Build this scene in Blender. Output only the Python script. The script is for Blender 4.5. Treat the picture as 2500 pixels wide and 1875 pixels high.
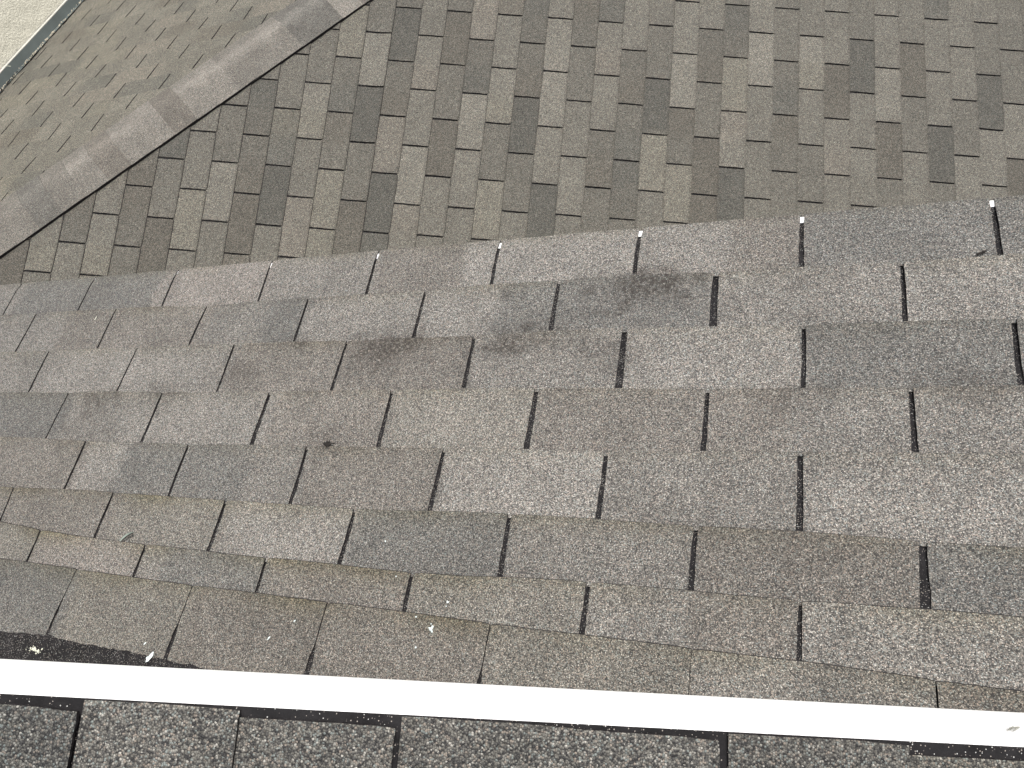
import bpy, math, random
from mathutils import Vector, Matrix, noise
random.seed(7)
for o in list(bpy.data.objects): bpy.data.objects.remove(o)
SC = bpy.context.scene
COL = SC.collection
CAM_Z = 5.6                                    # height of the camera above the ground
G = Vector((0, 0, CAM_Z))

# ------------------------------------------------------------------ camera
cd = bpy.data.cameras.new('camera'); cam = bpy.data.objects.new('camera', cd); COL.objects.link(cam)
RX = Vector((0.9364177, 0.0654540, -0.3447282)); RY = Vector((-0.0103036, -0.9768946, -0.2134731)); RZ = Vector((-0.3507358, 0.2034519, -0.9141071))
mw = Matrix.Identity(4)
for i in range(3):
    mw[i][0] = RX[i]; mw[i][1] = -RY[i]; mw[i][2] = -RZ[i]; mw[i][3] = G[i]
cam.matrix_world = mw
cd.sensor_width = 36; cd.lens = 1712.318 / 2500 * 36; cd.clip_start = 0.02; cd.clip_end = 500
SC.camera = cam

# ------------------------------------------------------------------ sky, sun, exposure
SUN_AZ, SUN_EL = math.radians(34), math.radians(50)       # azimuth from +Y towards +X
w = bpy.data.worlds.new('World'); SC.world = w; w.use_nodes = True
nt = w.node_tree; bg = nt.nodes['Background']
sky = nt.nodes.new('ShaderNodeTexSky'); sky.sky_type = 'NISHITA'; sky.sun_disc = False
sky.sun_elevation = SUN_EL; sky.sun_rotation = SUN_AZ; sky.air_density = 1.0; sky.dust_density = 5.0; sky.ozone_density = 0.6
hs = nt.nodes.new('ShaderNodeHueSaturation'); hs.inputs['Saturation'].default_value = 0.35
nt.links.new(sky.outputs[0], hs.inputs['Color']); nt.links.new(hs.outputs[0], bg.inputs[0])
bg.inputs[1].default_value = 0.10
sl = bpy.data.lights.new('sun', 'SUN'); sl.energy = 1.5; sl.angle = math.radians(25); sl.color = (1.0, 0.985, 0.955)
so = bpy.data.objects.new('sun', sl); COL.objects.link(so)
sd = Vector((math.sin(SUN_AZ) * math.cos(SUN_EL), math.cos(SUN_AZ) * math.cos(SUN_EL), math.sin(SUN_EL)))
so.rotation_euler = sd.to_track_quat('Z', 'Y').to_euler(); so.location = (0, 0, 12)
SC.view_settings.view_transform = 'Standard'; SC.view_settings.look = 'None'
SC.view_settings.exposure = 1.0; SC.view_settings.gamma = 1

# ------------------------------------------------------------------ roof planes (camera-centred frames: origin, along, downslope, normal)
PM = math.radians(18.0944)
MF = (Vector((0, 0, -1.12993)), Vector((1, 0, 0)), Vector((0, math.cos(PM), -math.sin(PM))), Vector((0, math.sin(PM), math.cos(PM))))
LN = Vector((0.3629878, 0.0094102, 0.9317464)); LE = Vector((0.9317856, 0.0005463, -0.3630086)); LY = Vector((-0.0039250, 0.9999556, -0.0085700))
LF = (Vector((0, 0, -3.293)), LY, LE, LN)
UF = (LN * (-0.6), LY, LE, LN)
FN = Vector((0, 0.3567519, 0.9341992)); FD = Vector((0, 0.9341992, -0.3567519))
FF = (FN * (-1.4237117), Vector((1, 0, 0)), FD, FN)
B0 = Vector((-3.3222421, 1.0598766, -2.0094224))            # a point of the lower edge of the hip caps
HD = Vector((0.6654607, 0.6973170, -0.2662913)); HP = Vector((-0.6522284, 0.7167011, 0.2468555))
H0 = B0 + HP * 0.155

# ------------------------------------------------------------------ helpers
def tag(o, label=None, cat=None, group=None, kind=None):
    if label: o['label'] = label
    if cat: o['category'] = cat
    if group: o['group'] = group
    if kind: o['kind'] = kind
    return o
def thing(name, loc, label, cat, group=None):
    o = bpy.data.objects.new(name, None); COL.objects.link(o); o.location = loc; o.empty_display_size = 0.1
    return tag(o, label, cat, group)
def link_mesh(name, vs, fs, mats, parent=None, mi=None, cols=None, dirt=None, smooth=None):
    """vs are world points (camera-centred + G already added)"""
    me = bpy.data.meshes.new(name)
    org = parent.matrix_parent if False else (Vector(parent['_o']) if parent is not None and '_o' in parent else Vector((0, 0, 0)))
    me.from_pydata([tuple(v - org) for v in vs], [], fs)
    for m in mats: me.materials.append(m)
    if mi: me.polygons.foreach_set('material_index', mi)
    if smooth: me.polygons.foreach_set('use_smooth', smooth)
    if cols:
        a = me.color_attributes.new('tone', 'FLOAT_COLOR', 'POINT')
        a.data.foreach_set('color', [x for c in cols for x in (c[0], c[1], c[2], 1.0)])
    if dirt:
        a = me.attributes.new('dirt', 'FLOAT', 'POINT'); a.data.foreach_set('value', dirt)
    me.update()
    o = bpy.data.objects.new(name, me); COL.objects.link(o)
    if parent is not None: o.parent = parent
    return o
class MB:
    def __init__(s): s.v = []; s.f = []; s.mi = []
    def box(s, o, ax, ay, az, m=0):
        """box from corner o with edge vectors ax, ay, az"""
        b = len(s.v); o = Vector(o)
        for k in range(8): s.v.append(o + (ax if k & 1 else Vector()) + (ay if k & 2 else Vector()) + (az if k & 4 else Vector()))
        for q in ((0,2,3,1),(4,5,7,6),(0,1,5,4),(2,6,7,3),(0,4,6,2),(1,3,7,5)): s.f.append(tuple(b + i for i in q)); s.mi.append(m)
    def tube(s, pts, rad, n=6, m=0):
        b = len(s.v)
        for i, p in enumerate(pts):
            t = (pts[min(i+1, len(pts)-1)] - pts[max(i-1, 0)]).normalized()
            a = t.cross(Vector((0.3, 0.2, 1))).normalized(); c = t.cross(a)
            r = rad[i] if isinstance(rad, (list, tuple)) else rad
            for k in range(n):
                an = 2 * math.pi * k / n; s.v.append(p + a * math.cos(an) * r + c * math.sin(an) * r)
        for i in range(len(pts) - 1):
            for k in range(n):
                s.f.append((b+i*n+k, b+i*n+(k+1)%n, b+(i+1)*n+(k+1)%n, b+(i+1)*n+k)); s.mi.append(m)
        s.f.append(tuple(b+k for k in range(n))); s.f.append(tuple(b+(len(pts)-1)*n+k for k in range(n-1,-1,-1))); s.mi += [m, m]
    def build(s, name, mats, parent=None, smooth=False):
        return link_mesh(name, [v + G for v in s.v], s.f, mats, parent, s.mi, smooth=[smooth]*len(s.f))
def P(fr, a, d, h=0.0):
    """point of a roof frame: a along the course, d downslope, h above the deck"""
    return fr[0] + fr[1] * a + fr[2] * d + fr[3] * h
def lerp(a, b, t): return a + (b - a) * t
def interp(pts, x):
    if x <= pts[0][0]: return pts[0][1]
    for (x0, y0), (x1, y1) in zip(pts, pts[1:]):
        if x <= x1: return lerp(y0, y1, (x - x0) / max(1e-9, x1 - x0))
    return pts[-1][1]
def nz(*p): return noise.noise(Vector(p))
def sstep(x): x = min(1, max(0, x)); return x * x * (3 - 2 * x)
HUE = {'n': (1.0, 0.985, 0.965), 'g': (0.985, 0.99, 0.985), 'b': (1.015, 0.98, 0.945), 'y': (1.01, 0.99, 0.945), 'p': (1.02, 0.98, 0.955)}
def tonecol(t, h, k=1.0):
    c = HUE[h]; return (c[0]*t*k, c[1]*t*k, c[2]*t*k)

# ------------------------------------------------------------------ materials
def mat(name):
    m = bpy.data.materials.new(name); m.use_nodes = True; n = m.node_tree.nodes; l = m.node_tree.links
    return m, n, l, n['Principled BSDF']
PAL = [(0.00, (0.035, 0.036, 0.040)), (0.19, (0.105, 0.102, 0.100)), (0.40, (0.18, 0.170, 0.155)), (0.60, (0.25, 0.240, 0.220)),
       (0.77, (0.36, 0.305, 0.265)), (0.85, (0.28, 0.310, 0.305)), (0.92, (0.42, 0.40, 0.37)), (0.975, (0.60, 0.57, 0.53))]
def vor(n, l, pos, scale, feature='F1', rnd=1.0):
    v = n.new('ShaderNodeTexVoronoi'); v.voronoi_dimensions = '3D'; v.feature = feature; v.inputs['Scale'].default_value = scale
    v.inputs['Randomness'].default_value = rnd; l.new(pos, v.inputs['Vector']); return v
def ramp(n, l, src, stops, interp='LINEAR'):
    r = n.new('ShaderNodeValToRGB'); e = r.color_ramp; e.interpolation = interp
    while len(e.elements) > 1: e.elements.remove(e.elements[-1])
    e.elements[0].position = stops[0][0]; e.elements[0].color = (*stops[0][1], 1)
    for p, c in stops[1:]:
        x = e.elements.new(p); x.color = (*c, 1)
    l.new(src, r.inputs[0]); return r
def mixc(n, l, f, a, b, mode='MIX'):
    m = n.new('ShaderNodeMix'); m.data_type = 'RGBA'; m.blend_type = mode
    for s, v in ((m.inputs[0], f), (m.inputs[6], a), (m.inputs[7], b)):
        if isinstance(v, (int, float)): s.default_value = v
        elif isinstance(v, tuple): s.default_value = (*v, 1)
        else: l.new(v, s)
    return m.outputs[2]
def mth(n, l, op, a, b=0.0, clamp=False):
    m = n.new('ShaderNodeMath'); m.operation = op; m.use_clamp = clamp
    for s, v in ((m.inputs[0], a), (m.inputs[1], b)):
        if isinstance(v, (int, float)): s.default_value = v
        else: l.new(v, s)
    return m.outputs[0]
def nzt(n, l, pos, scale, detail=3, rough=0.55):
    t = n.new('ShaderNodeTexNoise'); t.inputs['Scale'].default_value = scale; t.inputs['Detail'].default_value = detail
    t.inputs['Roughness'].default_value = rough; l.new(pos, t.inputs['Vector']); return t.outputs[0]
def g3(v): return (v, v, v)
def granules(name, scale=620, gain=1.0, coarse=0.25, coarse_scale=210, bump=0.0007, tint=(1, 1, 1), blotch=0.14, soft=0.0):
    m, n, l, b = mat(name)
    geo = n.new('ShaderNodeNewGeometry'); pos = geo.outputs['Position']
    v = vor(n, l, pos, scale); sp = n.new('ShaderNodeSeparateColor'); l.new(v.outputs['Color'], sp.inputs[0])
    c = ramp(n, l, sp.outputs[0], PAL, 'CONSTANT').outputs[0]
    if soft: c = mixc(n, l, soft, c, (0.165, 0.155, 0.14))
    # asphalt seen between the granules
    gap = ramp(n, l, v.outputs['Distance'], [(0.40, g3(1.0)), (0.66, g3(0.5))]).outputs[0]
    c = mixc(n, l, 1.0, c, gap, 'MULTIPLY')
    # coarser speckle: granules lie in small clusters
    v2 = vor(n, l, pos, coarse_scale); s2 = n.new('ShaderNodeSeparateColor'); l.new(v2.outputs['Color'], s2.inputs[0])
    k = ramp(n, l, s2.outputs[0], [(0.0, g3(1 - 1.3*coarse)), (0.5, g3(1.0)), (0.9, g3(1 + 1.2*coarse)), (1.0, g3(1 + 3.2*coarse))]).outputs[0]
    c = mixc(n, l, 1.0, c, k, 'MULTIPLY')
    # slow blotches of wear
    bl = ramp(n, l, nzt(n, l, pos, 9, 5, 0.6), [(0.3, g3(1 - blotch)), (0.7, g3(1 + blotch))]).outputs[0]
    c = mixc(n, l, 1.0, c, bl, 'MULTIPLY')
    at = n.new('ShaderNodeAttribute'); at.attribute_name = 'tone'
    c = mixc(n, l, 1.0, c, at.outputs['Color'], 'MULTIPLY')
    c = mixc(n, l, 1.0, c, (gain*tint[0], gain*tint[1], gain*tint[2]), 'MULTIPLY')
    # dirt
    dt = n.new('ShaderNodeAttribute'); dt.attribute_name = 'dirt'
    dn = mth(n, l, 'MULTIPLY', dt.outputs['Fac'], ramp(n, l, nzt(n, l, pos, 120, 7, 0.8), [(0.42, g3(0.12)), (0.55, g3(1.0))]).outputs[0])
    c = mixc(n, l, mth(n, l, 'MULTIPLY', dn, 0.8, True), c, (0.028, 0.022, 0.018))
    l.new(c, b.inputs['Base Color']); b.inputs['Roughness'].default_value = 0.85; b.inputs['Specular IOR Level'].default_value = 0.3
    bp = n.new('ShaderNodeBump'); bp.inputs['Strength'].default_value = 1.0; bp.inputs['Distance'].default_value = bump
    hgt = mth(n, l, 'SUBTRACT', 1.0, v.outputs['Distance'])
    hgt = mth(n, l, 'ADD', hgt, mth(n, l, 'MULTIPLY', sp.outputs[1], 0.9))
    l.new(hgt, bp.inputs['Height']); l.new(bp.outputs[0], b.inputs['Normal'])
    return m
def asphalt(name, grains=0.82, col=(0.0105, 0.010, 0.0105), scale=640):
    m, n, l, b = mat(name)
    geo = n.new('ShaderNodeNewGeometry'); pos = geo.outputs['Position']
    v = vor(n, l, pos, scale); sp = n.new('ShaderNodeSeparateColor'); l.new(v.outputs['Color'], sp.inputs[0])
    inside = ramp(n, l, v.outputs['Distance'], [(0.33, g3(1.0)), (0.37, g3(0.0))]).outputs[0]
    dens = mth(n, l, 'GREATER_THAN', mth(n, l, 'ADD', sp.outputs[0], mth(n, l, 'MULTIPLY', mth(n, l, 'SUBTRACT', nzt(n, l, pos, 30, 5), 0.5), 1.3)), grains)
    gc = ramp(n, l, sp.outputs[1], [(0, (0.10, 0.09, 0.085)), (0.4, (0.30, 0.27, 0.24)), (0.8, (0.45, 0.45, 0.43))], 'CONSTANT').outputs[0]
    base = ramp(n, l, nzt(n, l, pos, 40, 5, 0.7), [(0.3, col), (0.75, tuple(x*2.6 for x in col))]).outputs[0]
    f = mth(n, l, 'MULTIPLY', inside, dens)
    c = mixc(n, l, f, base, gc)
    l.new(c, b.inputs['Base Color']); b.inputs['Roughness'].default_value = 0.9; b.inputs['Specular IOR Level'].default_value = 0.08
    bp = n.new('ShaderNodeBump'); bp.inputs['Strength'].default_value = 1.0; bp.inputs['Distance'].default_value = 0.0007
    l.new(mth(n, l, 'ADD', f, mth(n, l, 'MULTIPLY', nzt(n, l, pos, 260, 3), 0.8)), bp.inputs['Height']); l.new(bp.outputs[0], b.inputs['Normal'])
    return m
def plain(name, col, rough=0.6, metal=0.0, var=0.12, scale=25, bump=0.0, bscale=200, spec=0.4):
    m, n, l, b = mat(name)
    geo = n.new('ShaderNodeNewGeometry'); pos = geo.outputs['Position']
    c = ramp(n, l, nzt(n, l, pos, scale, 5, 0.65), [(0.3, tuple(x*(1-var) for x in col)), (0.7, tuple(min(1, x*(1+var)) for x in col))]).outputs[0]
    l.new(c, b.inputs['Base Color']); b.inputs['Roughness'].default_value = rough; b.inputs['Metallic'].default_value = metal; b.inputs['Specular IOR Level'].default_value = spec
    if bump:
        bp = n.new('ShaderNodeBump'); bp.inputs['Distance'].default_value = bump; l.new(nzt(n, l, pos, bscale, 4, 0.6), bp.inputs['Height']); l.new(bp.outputs[0], b.inputs['Normal'])
    return m
GR_M = granules('granules_middle', 680, 1.07, 0.04, 230, soft=0.20, tint=(1.0, 1.0, 1.0))
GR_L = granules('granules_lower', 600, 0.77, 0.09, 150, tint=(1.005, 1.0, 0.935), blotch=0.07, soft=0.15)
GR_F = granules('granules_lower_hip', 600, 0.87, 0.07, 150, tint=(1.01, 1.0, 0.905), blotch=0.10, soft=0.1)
GR_U = granules('granules_upper', 620, 0.70, 0.03, 200, bump=0.0008, tint=(0.985, 1.0, 0.985), soft=0.18)
GR_C = granules('granules_hip_caps', 600, 0.93, 0.06, 150, tint=(1.01, 0.995, 0.965), soft=0.3)
TAR = asphalt('asphalt_edge', 0.80)
TARD = asphalt('asphalt_speckled', 0.62)
EDGE = plain('asphalt_cut_edge', (0.020, 0.018, 0.019), 0.9, var=0.8, scale=180, spec=0.1)
WHITE = plain('white_painted_metal', (0.84, 0.84, 0.84), 0.45, var=0.01)
FELT = plain('roofing_felt', (0.016, 0.016, 0.018), 0.85, var=0.4, scale=60)

M_SLOTS = {
 1:[(-2.0693, 0.6467, -2.0674, 0.5298, 5), (-1.7724, 0.6455, -1.7666, 0.5283, 5), (-1.4717, 0.6471, -1.4668, 0.529, 6), (-1.1692, 0.6495, -1.1606, 0.5247, 6), (-0.8637, 0.6519, -0.8585, 0.521, 7), (-0.5566, 0.6512, -0.5562, 0.5271, 8), (-0.2513, 0.6497, -0.2544, 0.5313, 9), (0.0521, 0.6487, 0.0474, 0.521, 9), (0.3546, 0.6478, 0.3493, 0.5175, 9)],
 2:[(-1.9212, 0.5246, -1.9202, 0.3998, 6), (-1.6189, 0.5224, -1.6165, 0.4039, 5), (-1.3103, 0.5068, -1.3148, 0.4018, 6), (-1.0112, 0.5161, -1.009, 0.3996, 7), (-0.7077, 0.5162, -0.7066, 0.3994, 8), (-0.4064, 0.5209, -0.4074, 0.4063, 9), (-0.0997, 0.5125, -0.1028, 0.3994, 13), (0.2061, 0.5132, 0.2007, 0.3937, 8)],
 3:[(-1.7815, 0.3941, -1.7772, 0.2739, 6), (-1.4751, 0.3954, -1.4742, 0.2762, 5), (-1.173, 0.3955, -1.1695, 0.2727, 6), (-0.8656, 0.392, -0.8662, 0.2722, 7), (-0.5646, 0.3896, -0.5645, 0.2751, 9), (-0.2604, 0.3958, -0.2606, 0.2721, 13), (0.0472, 0.3879, 0.0428, 0.2691, 8), (0.3486, 0.3877, 0.3417, 0.2697, 9)],
 4:[(-1.6285, 0.267, -1.6271, 0.147, 5), (-1.3243, 0.2652, -1.3221, 0.1425, 7), (-1.0198, 0.2664, -1.0172, 0.1432, 10), (-0.7184, 0.2662, -0.7167, 0.1472, 9), (-0.4133, 0.2701, -0.4147, 0.15, 11), (-0.1066, 0.265, -0.1104, 0.1521, 9), (0.1975, 0.2661, 0.1929, 0.1558, 9)],
 5:[(-1.4874, 0.1391, -1.4823, 0.0241, 7), (-1.1804, 0.1367, -1.1788, 0.0223, 7), (-0.8762, 0.1391, -0.8734, 0.022, 8), (-0.5727, 0.1404, -0.5743, 0.0223, 9), (-0.2689, 0.1412, -0.2707, 0.0261, 9), (0.0356, 0.153, 0.0314, 0.0271, 10)],
 6:[(-1.6382, 0.0181, -1.6292, -0.0573, 5), (-1.3296, 0.0206, -1.3293, -0.0784, 7), (-1.0248, 0.0176, -1.0255, -0.0827, 8), (-0.7246, 0.0146, -0.7266, -0.0842, 9), (-0.4225, 0.0264, -0.421, -0.0791, 9), (-0.1152, 0.0215, -0.1186, -0.0761, 9), (0.1898, 0.0198, 0.1843, -0.0718, 13)],
 7:[(-1.4861, -0.0764, -1.4854, -0.1411, 6), (-1.1808, -0.0834, -1.1811, -0.1461, 7), (-0.8819, -0.0883, -0.8812, -0.1492, 7), (-0.5778, -0.0926, -0.5772, -0.1518, 8), (-0.2733, -0.0766, -0.2753, -0.1549, 9), (0.0305, -0.0771, 0.0275, -0.156, 7)],
 8:[(-1.3314, -0.1465, -1.3334, -0.2687, 6), (-1.0264, -0.1521, -1.0264, -0.2718, 8), (-0.7256, -0.1537, -0.7275, -0.2673, 9), (-0.4214, -0.1568, -0.4246, -0.2418, 8), (-0.1131, -0.1593, -0.1166, -0.2149, 4), (0.1863, -0.1612, 0.1872, -0.1912, 4)],
}
M_EDGE={
 1:[(-2.0693, 0.6467), (-1.7724, 0.6455), (-1.4717, 0.6471), (-1.1692, 0.6495), (-0.8637, 0.6519), (-0.5566, 0.6512), (-0.2513, 0.6497), (0.0521, 0.6487), (0.3546, 0.6478)],
 2:[(-2.0674, 0.5298), (-1.9212, 0.5246), (-1.7666, 0.5283), (-1.6189, 0.5224), (-1.4668, 0.529), (-1.3103, 0.5068), (-1.1606, 0.5247), (-1.0112, 0.5161), (-0.8585, 0.521), (-0.7077, 0.5162), (-0.5562, 0.5271), (-0.4064, 0.5209), (-0.2544, 0.5313), (-0.0997, 0.5125), (0.0474, 0.521), (0.2061, 0.5132), (0.3493, 0.5175)],
 3:[(-1.9202, 0.3998), (-1.7815, 0.3941), (-1.6165, 0.4039), (-1.4751, 0.3954), (-1.3148, 0.4018), (-1.173, 0.3955), (-1.009, 0.3996), (-0.8656, 0.392), (-0.7066, 0.3994), (-0.5646, 0.3896), (-0.4074, 0.4063), (-0.2604, 0.3958), (-0.1028, 0.3994), (0.0472, 0.3879), (0.2007, 0.3937), (0.3486, 0.3877)],
 4:[(-1.7772, 0.2739), (-1.6285, 0.267), (-1.4742, 0.2762), (-1.3243, 0.2652), (-1.1695, 0.2727), (-1.0198, 0.2664), (-0.8662, 0.2722), (-0.7184, 0.2662), (-0.5645, 0.2751), (-0.4133, 0.2701), (-0.2606, 0.2721), (-0.1066, 0.265), (0.0428, 0.2691), (0.1975, 0.2661), (0.3417, 0.2697)],
 5:[(-1.6271, 0.147), (-1.4874, 0.1391), (-1.3221, 0.1425), (-1.1804, 0.1367), (-1.0172, 0.1432), (-0.8762, 0.1391), (-0.7167, 0.1472), (-0.5727, 0.1404), (-0.4147, 0.15), (-0.2689, 0.1412), (-0.1104, 0.1521), (0.0356, 0.153), (0.1929, 0.1558)],
 6:[(-1.6382, 0.0181), (-1.4823, 0.0241), (-1.3296, 0.0206), (-1.1788, 0.0223), (-1.0248, 0.0176), (-0.8734, 0.022), (-0.7246, 0.0146), (-0.5743, 0.0223), (-0.4225, 0.0264), (-0.2707, 0.0261), (-0.1152, 0.0215), (0.0314, 0.0271), (0.1898, 0.0198)],
 7:[(-1.6292, -0.0573), (-1.4861, -0.0764), (-1.3293, -0.0784), (-1.1808, -0.0834), (-1.0255, -0.0827), (-0.8819, -0.0883), (-0.7266, -0.0842), (-0.5778, -0.0926), (-0.421, -0.0791), (-0.2733, -0.0766), (-0.1186, -0.0761), (0.0305, -0.0771), (0.1843, -0.0718)],
 8:[(-1.4854, -0.1411), (-1.3314, -0.1465), (-1.1811, -0.1461), (-1.0264, -0.1521), (-0.8812, -0.1492), (-0.7256, -0.1537), (-0.5772, -0.1518), (-0.4214, -0.1568), (-0.2753, -0.1549), (-0.1131, -0.1593), (0.0275, -0.156), (0.1863, -0.1612)],
 9:[(-1.4591, -0.2809), (-1.3325, -0.2732), (-1.2791, -0.2779), (-1.0926, -0.2797), (-0.9554, -0.2853)]}
M_TONE={
 1:[(-2.1182, -2.0329, 0.95, 'n'), (-2.0329, -1.7401, 0.82, 'g'), (-1.7401, -1.519, 0.8, 'g'), (-1.5048, -1.1494, 1.12, 'p'), (-1.1494, -0.8502, 1.02, 'n'), (-0.8502, -0.6347, 0.88, 'b'), (-0.6347, -0.2504, 1.15, 'n'), (-0.2504, -0.0786, 1.08, 'n'), (-0.0786, 0.0511, 0.92, 'b'), (0.0511, 0.4477, 0.82, 'g')],
 2:[(-2.0221, -1.8766, 0.95, 'n'), (-1.8766, -1.7829, 0.98, 'n'), (-1.7829, -1.5826, 0.86, 'b'), (-1.5826, -1.2898, 0.93, 'b'), (-1.2898, -1.1196, 0.92, 'n'), (-1.1196, -0.9938, 0.82, 'g'), (-0.9938, -0.6916, 1.08, 'n'), (-0.6916, -0.533, 1.12, 'n'), (-0.533, -0.4022, 0.85, 'g'), (-0.4022, -0.1045, 0.84, 'g'), (-0.1045, 0.1997, 0.98, 'n'), (0.1997, 0.4255, 1.1, 'n')],
 3:[(-1.9268, -1.7412, 0.95, 'n'), (-1.7412, -1.4472, 1.12, 'n'), (-1.4472, -1.1483, 1.08, 'n'), (-1.1483, -0.8537, 0.93, 'b'), (-0.8537, -0.5601, 0.84, 'b'), (-0.5601, -0.259, 1.0, 'n'), (-0.259, 0.0443, 1.13, 'n'), (0.0443, 0.4043, 0.8, 'g')],
 4:[(-1.828, -1.5977, 0.74, 'g'), (-1.5977, -1.2861, 1.02, 'n'), (-1.2861, -0.993, 1.1, 'n'), (-0.993, -0.7083, 0.98, 'b'), (-0.7083, -0.4042, 1.1, 'y'), (-0.4042, -0.1033, 0.88, 'b'), (-0.1033, 0.0231, 0.86, 'b'), (0.0231, 0.1957, 0.98, 'n'), (0.1957, 0.3846, 1.0, 'n')],
 5:[(-1.7355, -1.4629, 0.9, 'b'), (-1.4629, -1.3502, 1.12, 'n'), (-1.3502, -1.1523, 0.85, 'g'), (-1.1523, -1.0029, 0.82, 'g'), (-1.0029, -0.8542, 0.98, 'n'), (-0.8542, -0.5625, 0.88, 'b'), (-0.5625, -0.2626, 1.2, 'n'), (-0.2626, 0.0323, 0.96, 'n'), (0.0323, 0.3653, 1.04, 'n')],
 6:[(-1.6545, -1.2993, 0.86, 'b'), (-1.2993, -1.0034, 0.98, 'y'), (-1.0034, -0.7145, 1.15, 'n'), (-0.7145, -0.4163, 0.8, 'g'), (-0.4163, -0.113, 0.92, 'n'), (-0.113, 0.1838, 0.8, 'b'), (0.1838, 0.3448, 0.78, 'g')],
 7:[(-1.5906, -1.468, 0.94, 'y'), (-1.468, -1.1804, 1.12, 'p'), (-1.1804, -1.1162, 1.05, 'n'), (-1.1162, -0.87, 0.85, 'g'), (-0.87, -0.5744, 0.88, 'b'), (-0.5744, -0.273, 1.0, 'y'), (-0.273, -0.1208, 1.05, 'n'), (-0.1208, 0.03, 0.85, 'b'), (0.03, 0.3301, 1.05, 'n')],
 8:[(-1.535, -1.3129, 0.78, 'g'), (-1.3129, -1.0103, 0.88, 'y'), (-1.0103, -0.7151, 0.8, 'b'), (-0.7151, -0.4224, 0.86, 'b'), (-0.4224, -0.1124, 0.93, 'y'), (-0.1124, 0.0261, 1.03, 'n'), (0.0261, 0.1883, 0.92, 'n'), (0.1883, 0.3207, 0.78, 'b')],
}

# ------------------------------------------------------------------ shingle courses
BUTT_H, UP_H, THK = 0.0075, 0.0040, 0.0032
def course(fr, name, parent, left, right, tabs, up, butt, tone, dirt=None, mat_top=None, nd=5, da=0.03, wav=0.0015, wfreq=6.0,
           clamp=None, seed=0.0, rag=0.0006, step=None, worn=0.0012, lift=None, over=0.008, label=None):
    """one course of three-tab shingles.  tabs: list of slots (a_butt, a_up, width_mm) sorted in a; up(a)/butt(a): its two edges."""
    vs = []; fs = []; mi = []; cols = []; dr = []
    bounds = [(left, left, 0.0)] + list(tabs) + [(right, right, 0.0)]
    for k in range(len(bounds) - 1):
        b0, u0, w0 = bounds[k]; b1, u1, w1 = bounds[k+1]
        wfn = lambda w, t: (w * 0.0005 * lerp(1.06, 0.78, t) if not isinstance(w, tuple) else 0.0005 * lerp(w[1], w[0], sstep((t - 0.42) * 9 + 0.5)))
        if b1 - b0 < 0.02: continue
        na = max(2, int((b1 - b0) / da)); base = len(vs); grid = {}
        for j in range(nd + 1):
            t = j / nd                                   # 0 = upslope end, 1 = butt
            L_ = lerp(u0, b0, t) + wfn(w0, t) + (rag * 1.6 * nz(seed + k * 3.1, t * 9, 1.7) + rag * 1.3 * nz(seed + k * 3.1, t * 37, 1.7)) * (1 if w0 else 0)
            R_ = lerp(u1, b1, t) - wfn(w1, t) + (rag * 1.6 * nz(seed + k * 3.1, t * 9, 8.7) + rag * 1.3 * nz(seed + k * 3.1, t * 37, 8.7)) * (1 if w1 else 0)
            L_ += 0.0012 * math.sin(t * 3.1) * nz(seed + k, 4.4, 0.3) * 2; R_ += 0.0012 * math.sin(t * 3.1) * nz(seed + k + 1, 4.4, 0.3) * 2
            for i in range(na + 1):
                a = lerp(L_, R_, i / na)
                du = up(a) - over; db = butt(a) + rag * nz(a * 80, seed, 2.2) + 0.0012 * nz(a * 5, seed + k * 1.3, 6.6)
                e = min(i, na - i)
                if e == 0: db -= 0.0015                   # slightly worn tab corners
                d = lerp(du, db, t)
                tv = (d - up(a)) / max(1e-6, butt(a) - up(a))
                if clamp: a2, d = clamp(a, d)
                else: a2 = a
                h = lerp(UP_H, step or BUTT_H, tv) + wav * nz(a * wfreq, d * wfreq, 0.37) + 0.00045 * nz(a * wfreq * 2, d * wfreq * 2, seed)
                if lift: h += lift(a2, d, t)
                vs.append(P(fr, a2, d, h) + G); grid[i, j] = len(vs) - 1
                cols.append(tone(a2, d)); dr.append(dirt(a2, d) if dirt else 0.0)
        for j in range(nd):
            for i in range(na):
                fs.append((grid[i, j], grid[i+1, j], grid[i+1, j+1], grid[i, j+1])); mi.append(0)
        # cut edges all round the tab
        ring = [grid[i, nd] for i in range(na + 1)] ; lf = [grid[0, j] for j in range(nd, -1, -1)]; rt = [grid[na, j] for j in range(nd + 1)]
        loop = lf[::-1] + ring[1:] + rt[::-1][1:]
        low = []
        for x_ in range(len(loop)):                        # the cut edge keeps its own corners, so the top stays evenly shaded
            vs.append(vs[loop[x_]]); cols.append(cols[loop[x_]]); dr.append(0.0); loop[x_] = len(vs) - 1
        nl = len(lf)
        for x_, q in enumerate(loop):                      # the butt edge is worn back a little from its foot
            out = worn if nl - 1 <= x_ <= nl + len(ring) - 2 else 0.0
            vs.append(vs[q] - fr[3] * THK + fr[2] * out); cols.append(cols[q]); dr.append(0.0); low.append(len(vs) - 1)
        for q in range(len(loop) - 1):
            fs.append((loop[q], low[q], low[q+1], loop[q+1])); mi.append(1)
    # face orientation: make top faces look along the roof normal
    a, b, c = (vs[i] for i in fs[0][:3])
    if (b - a).cross(c - b).dot(fr[3]) < 0: fs = [f[::-1] for f in fs]
    o = link_mesh(name, vs, fs, [mat_top, EDGE], parent, mi, cols, dr, smooth=[m == 0 for m in mi])
    if label: o['label'] = label
    return o

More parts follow.
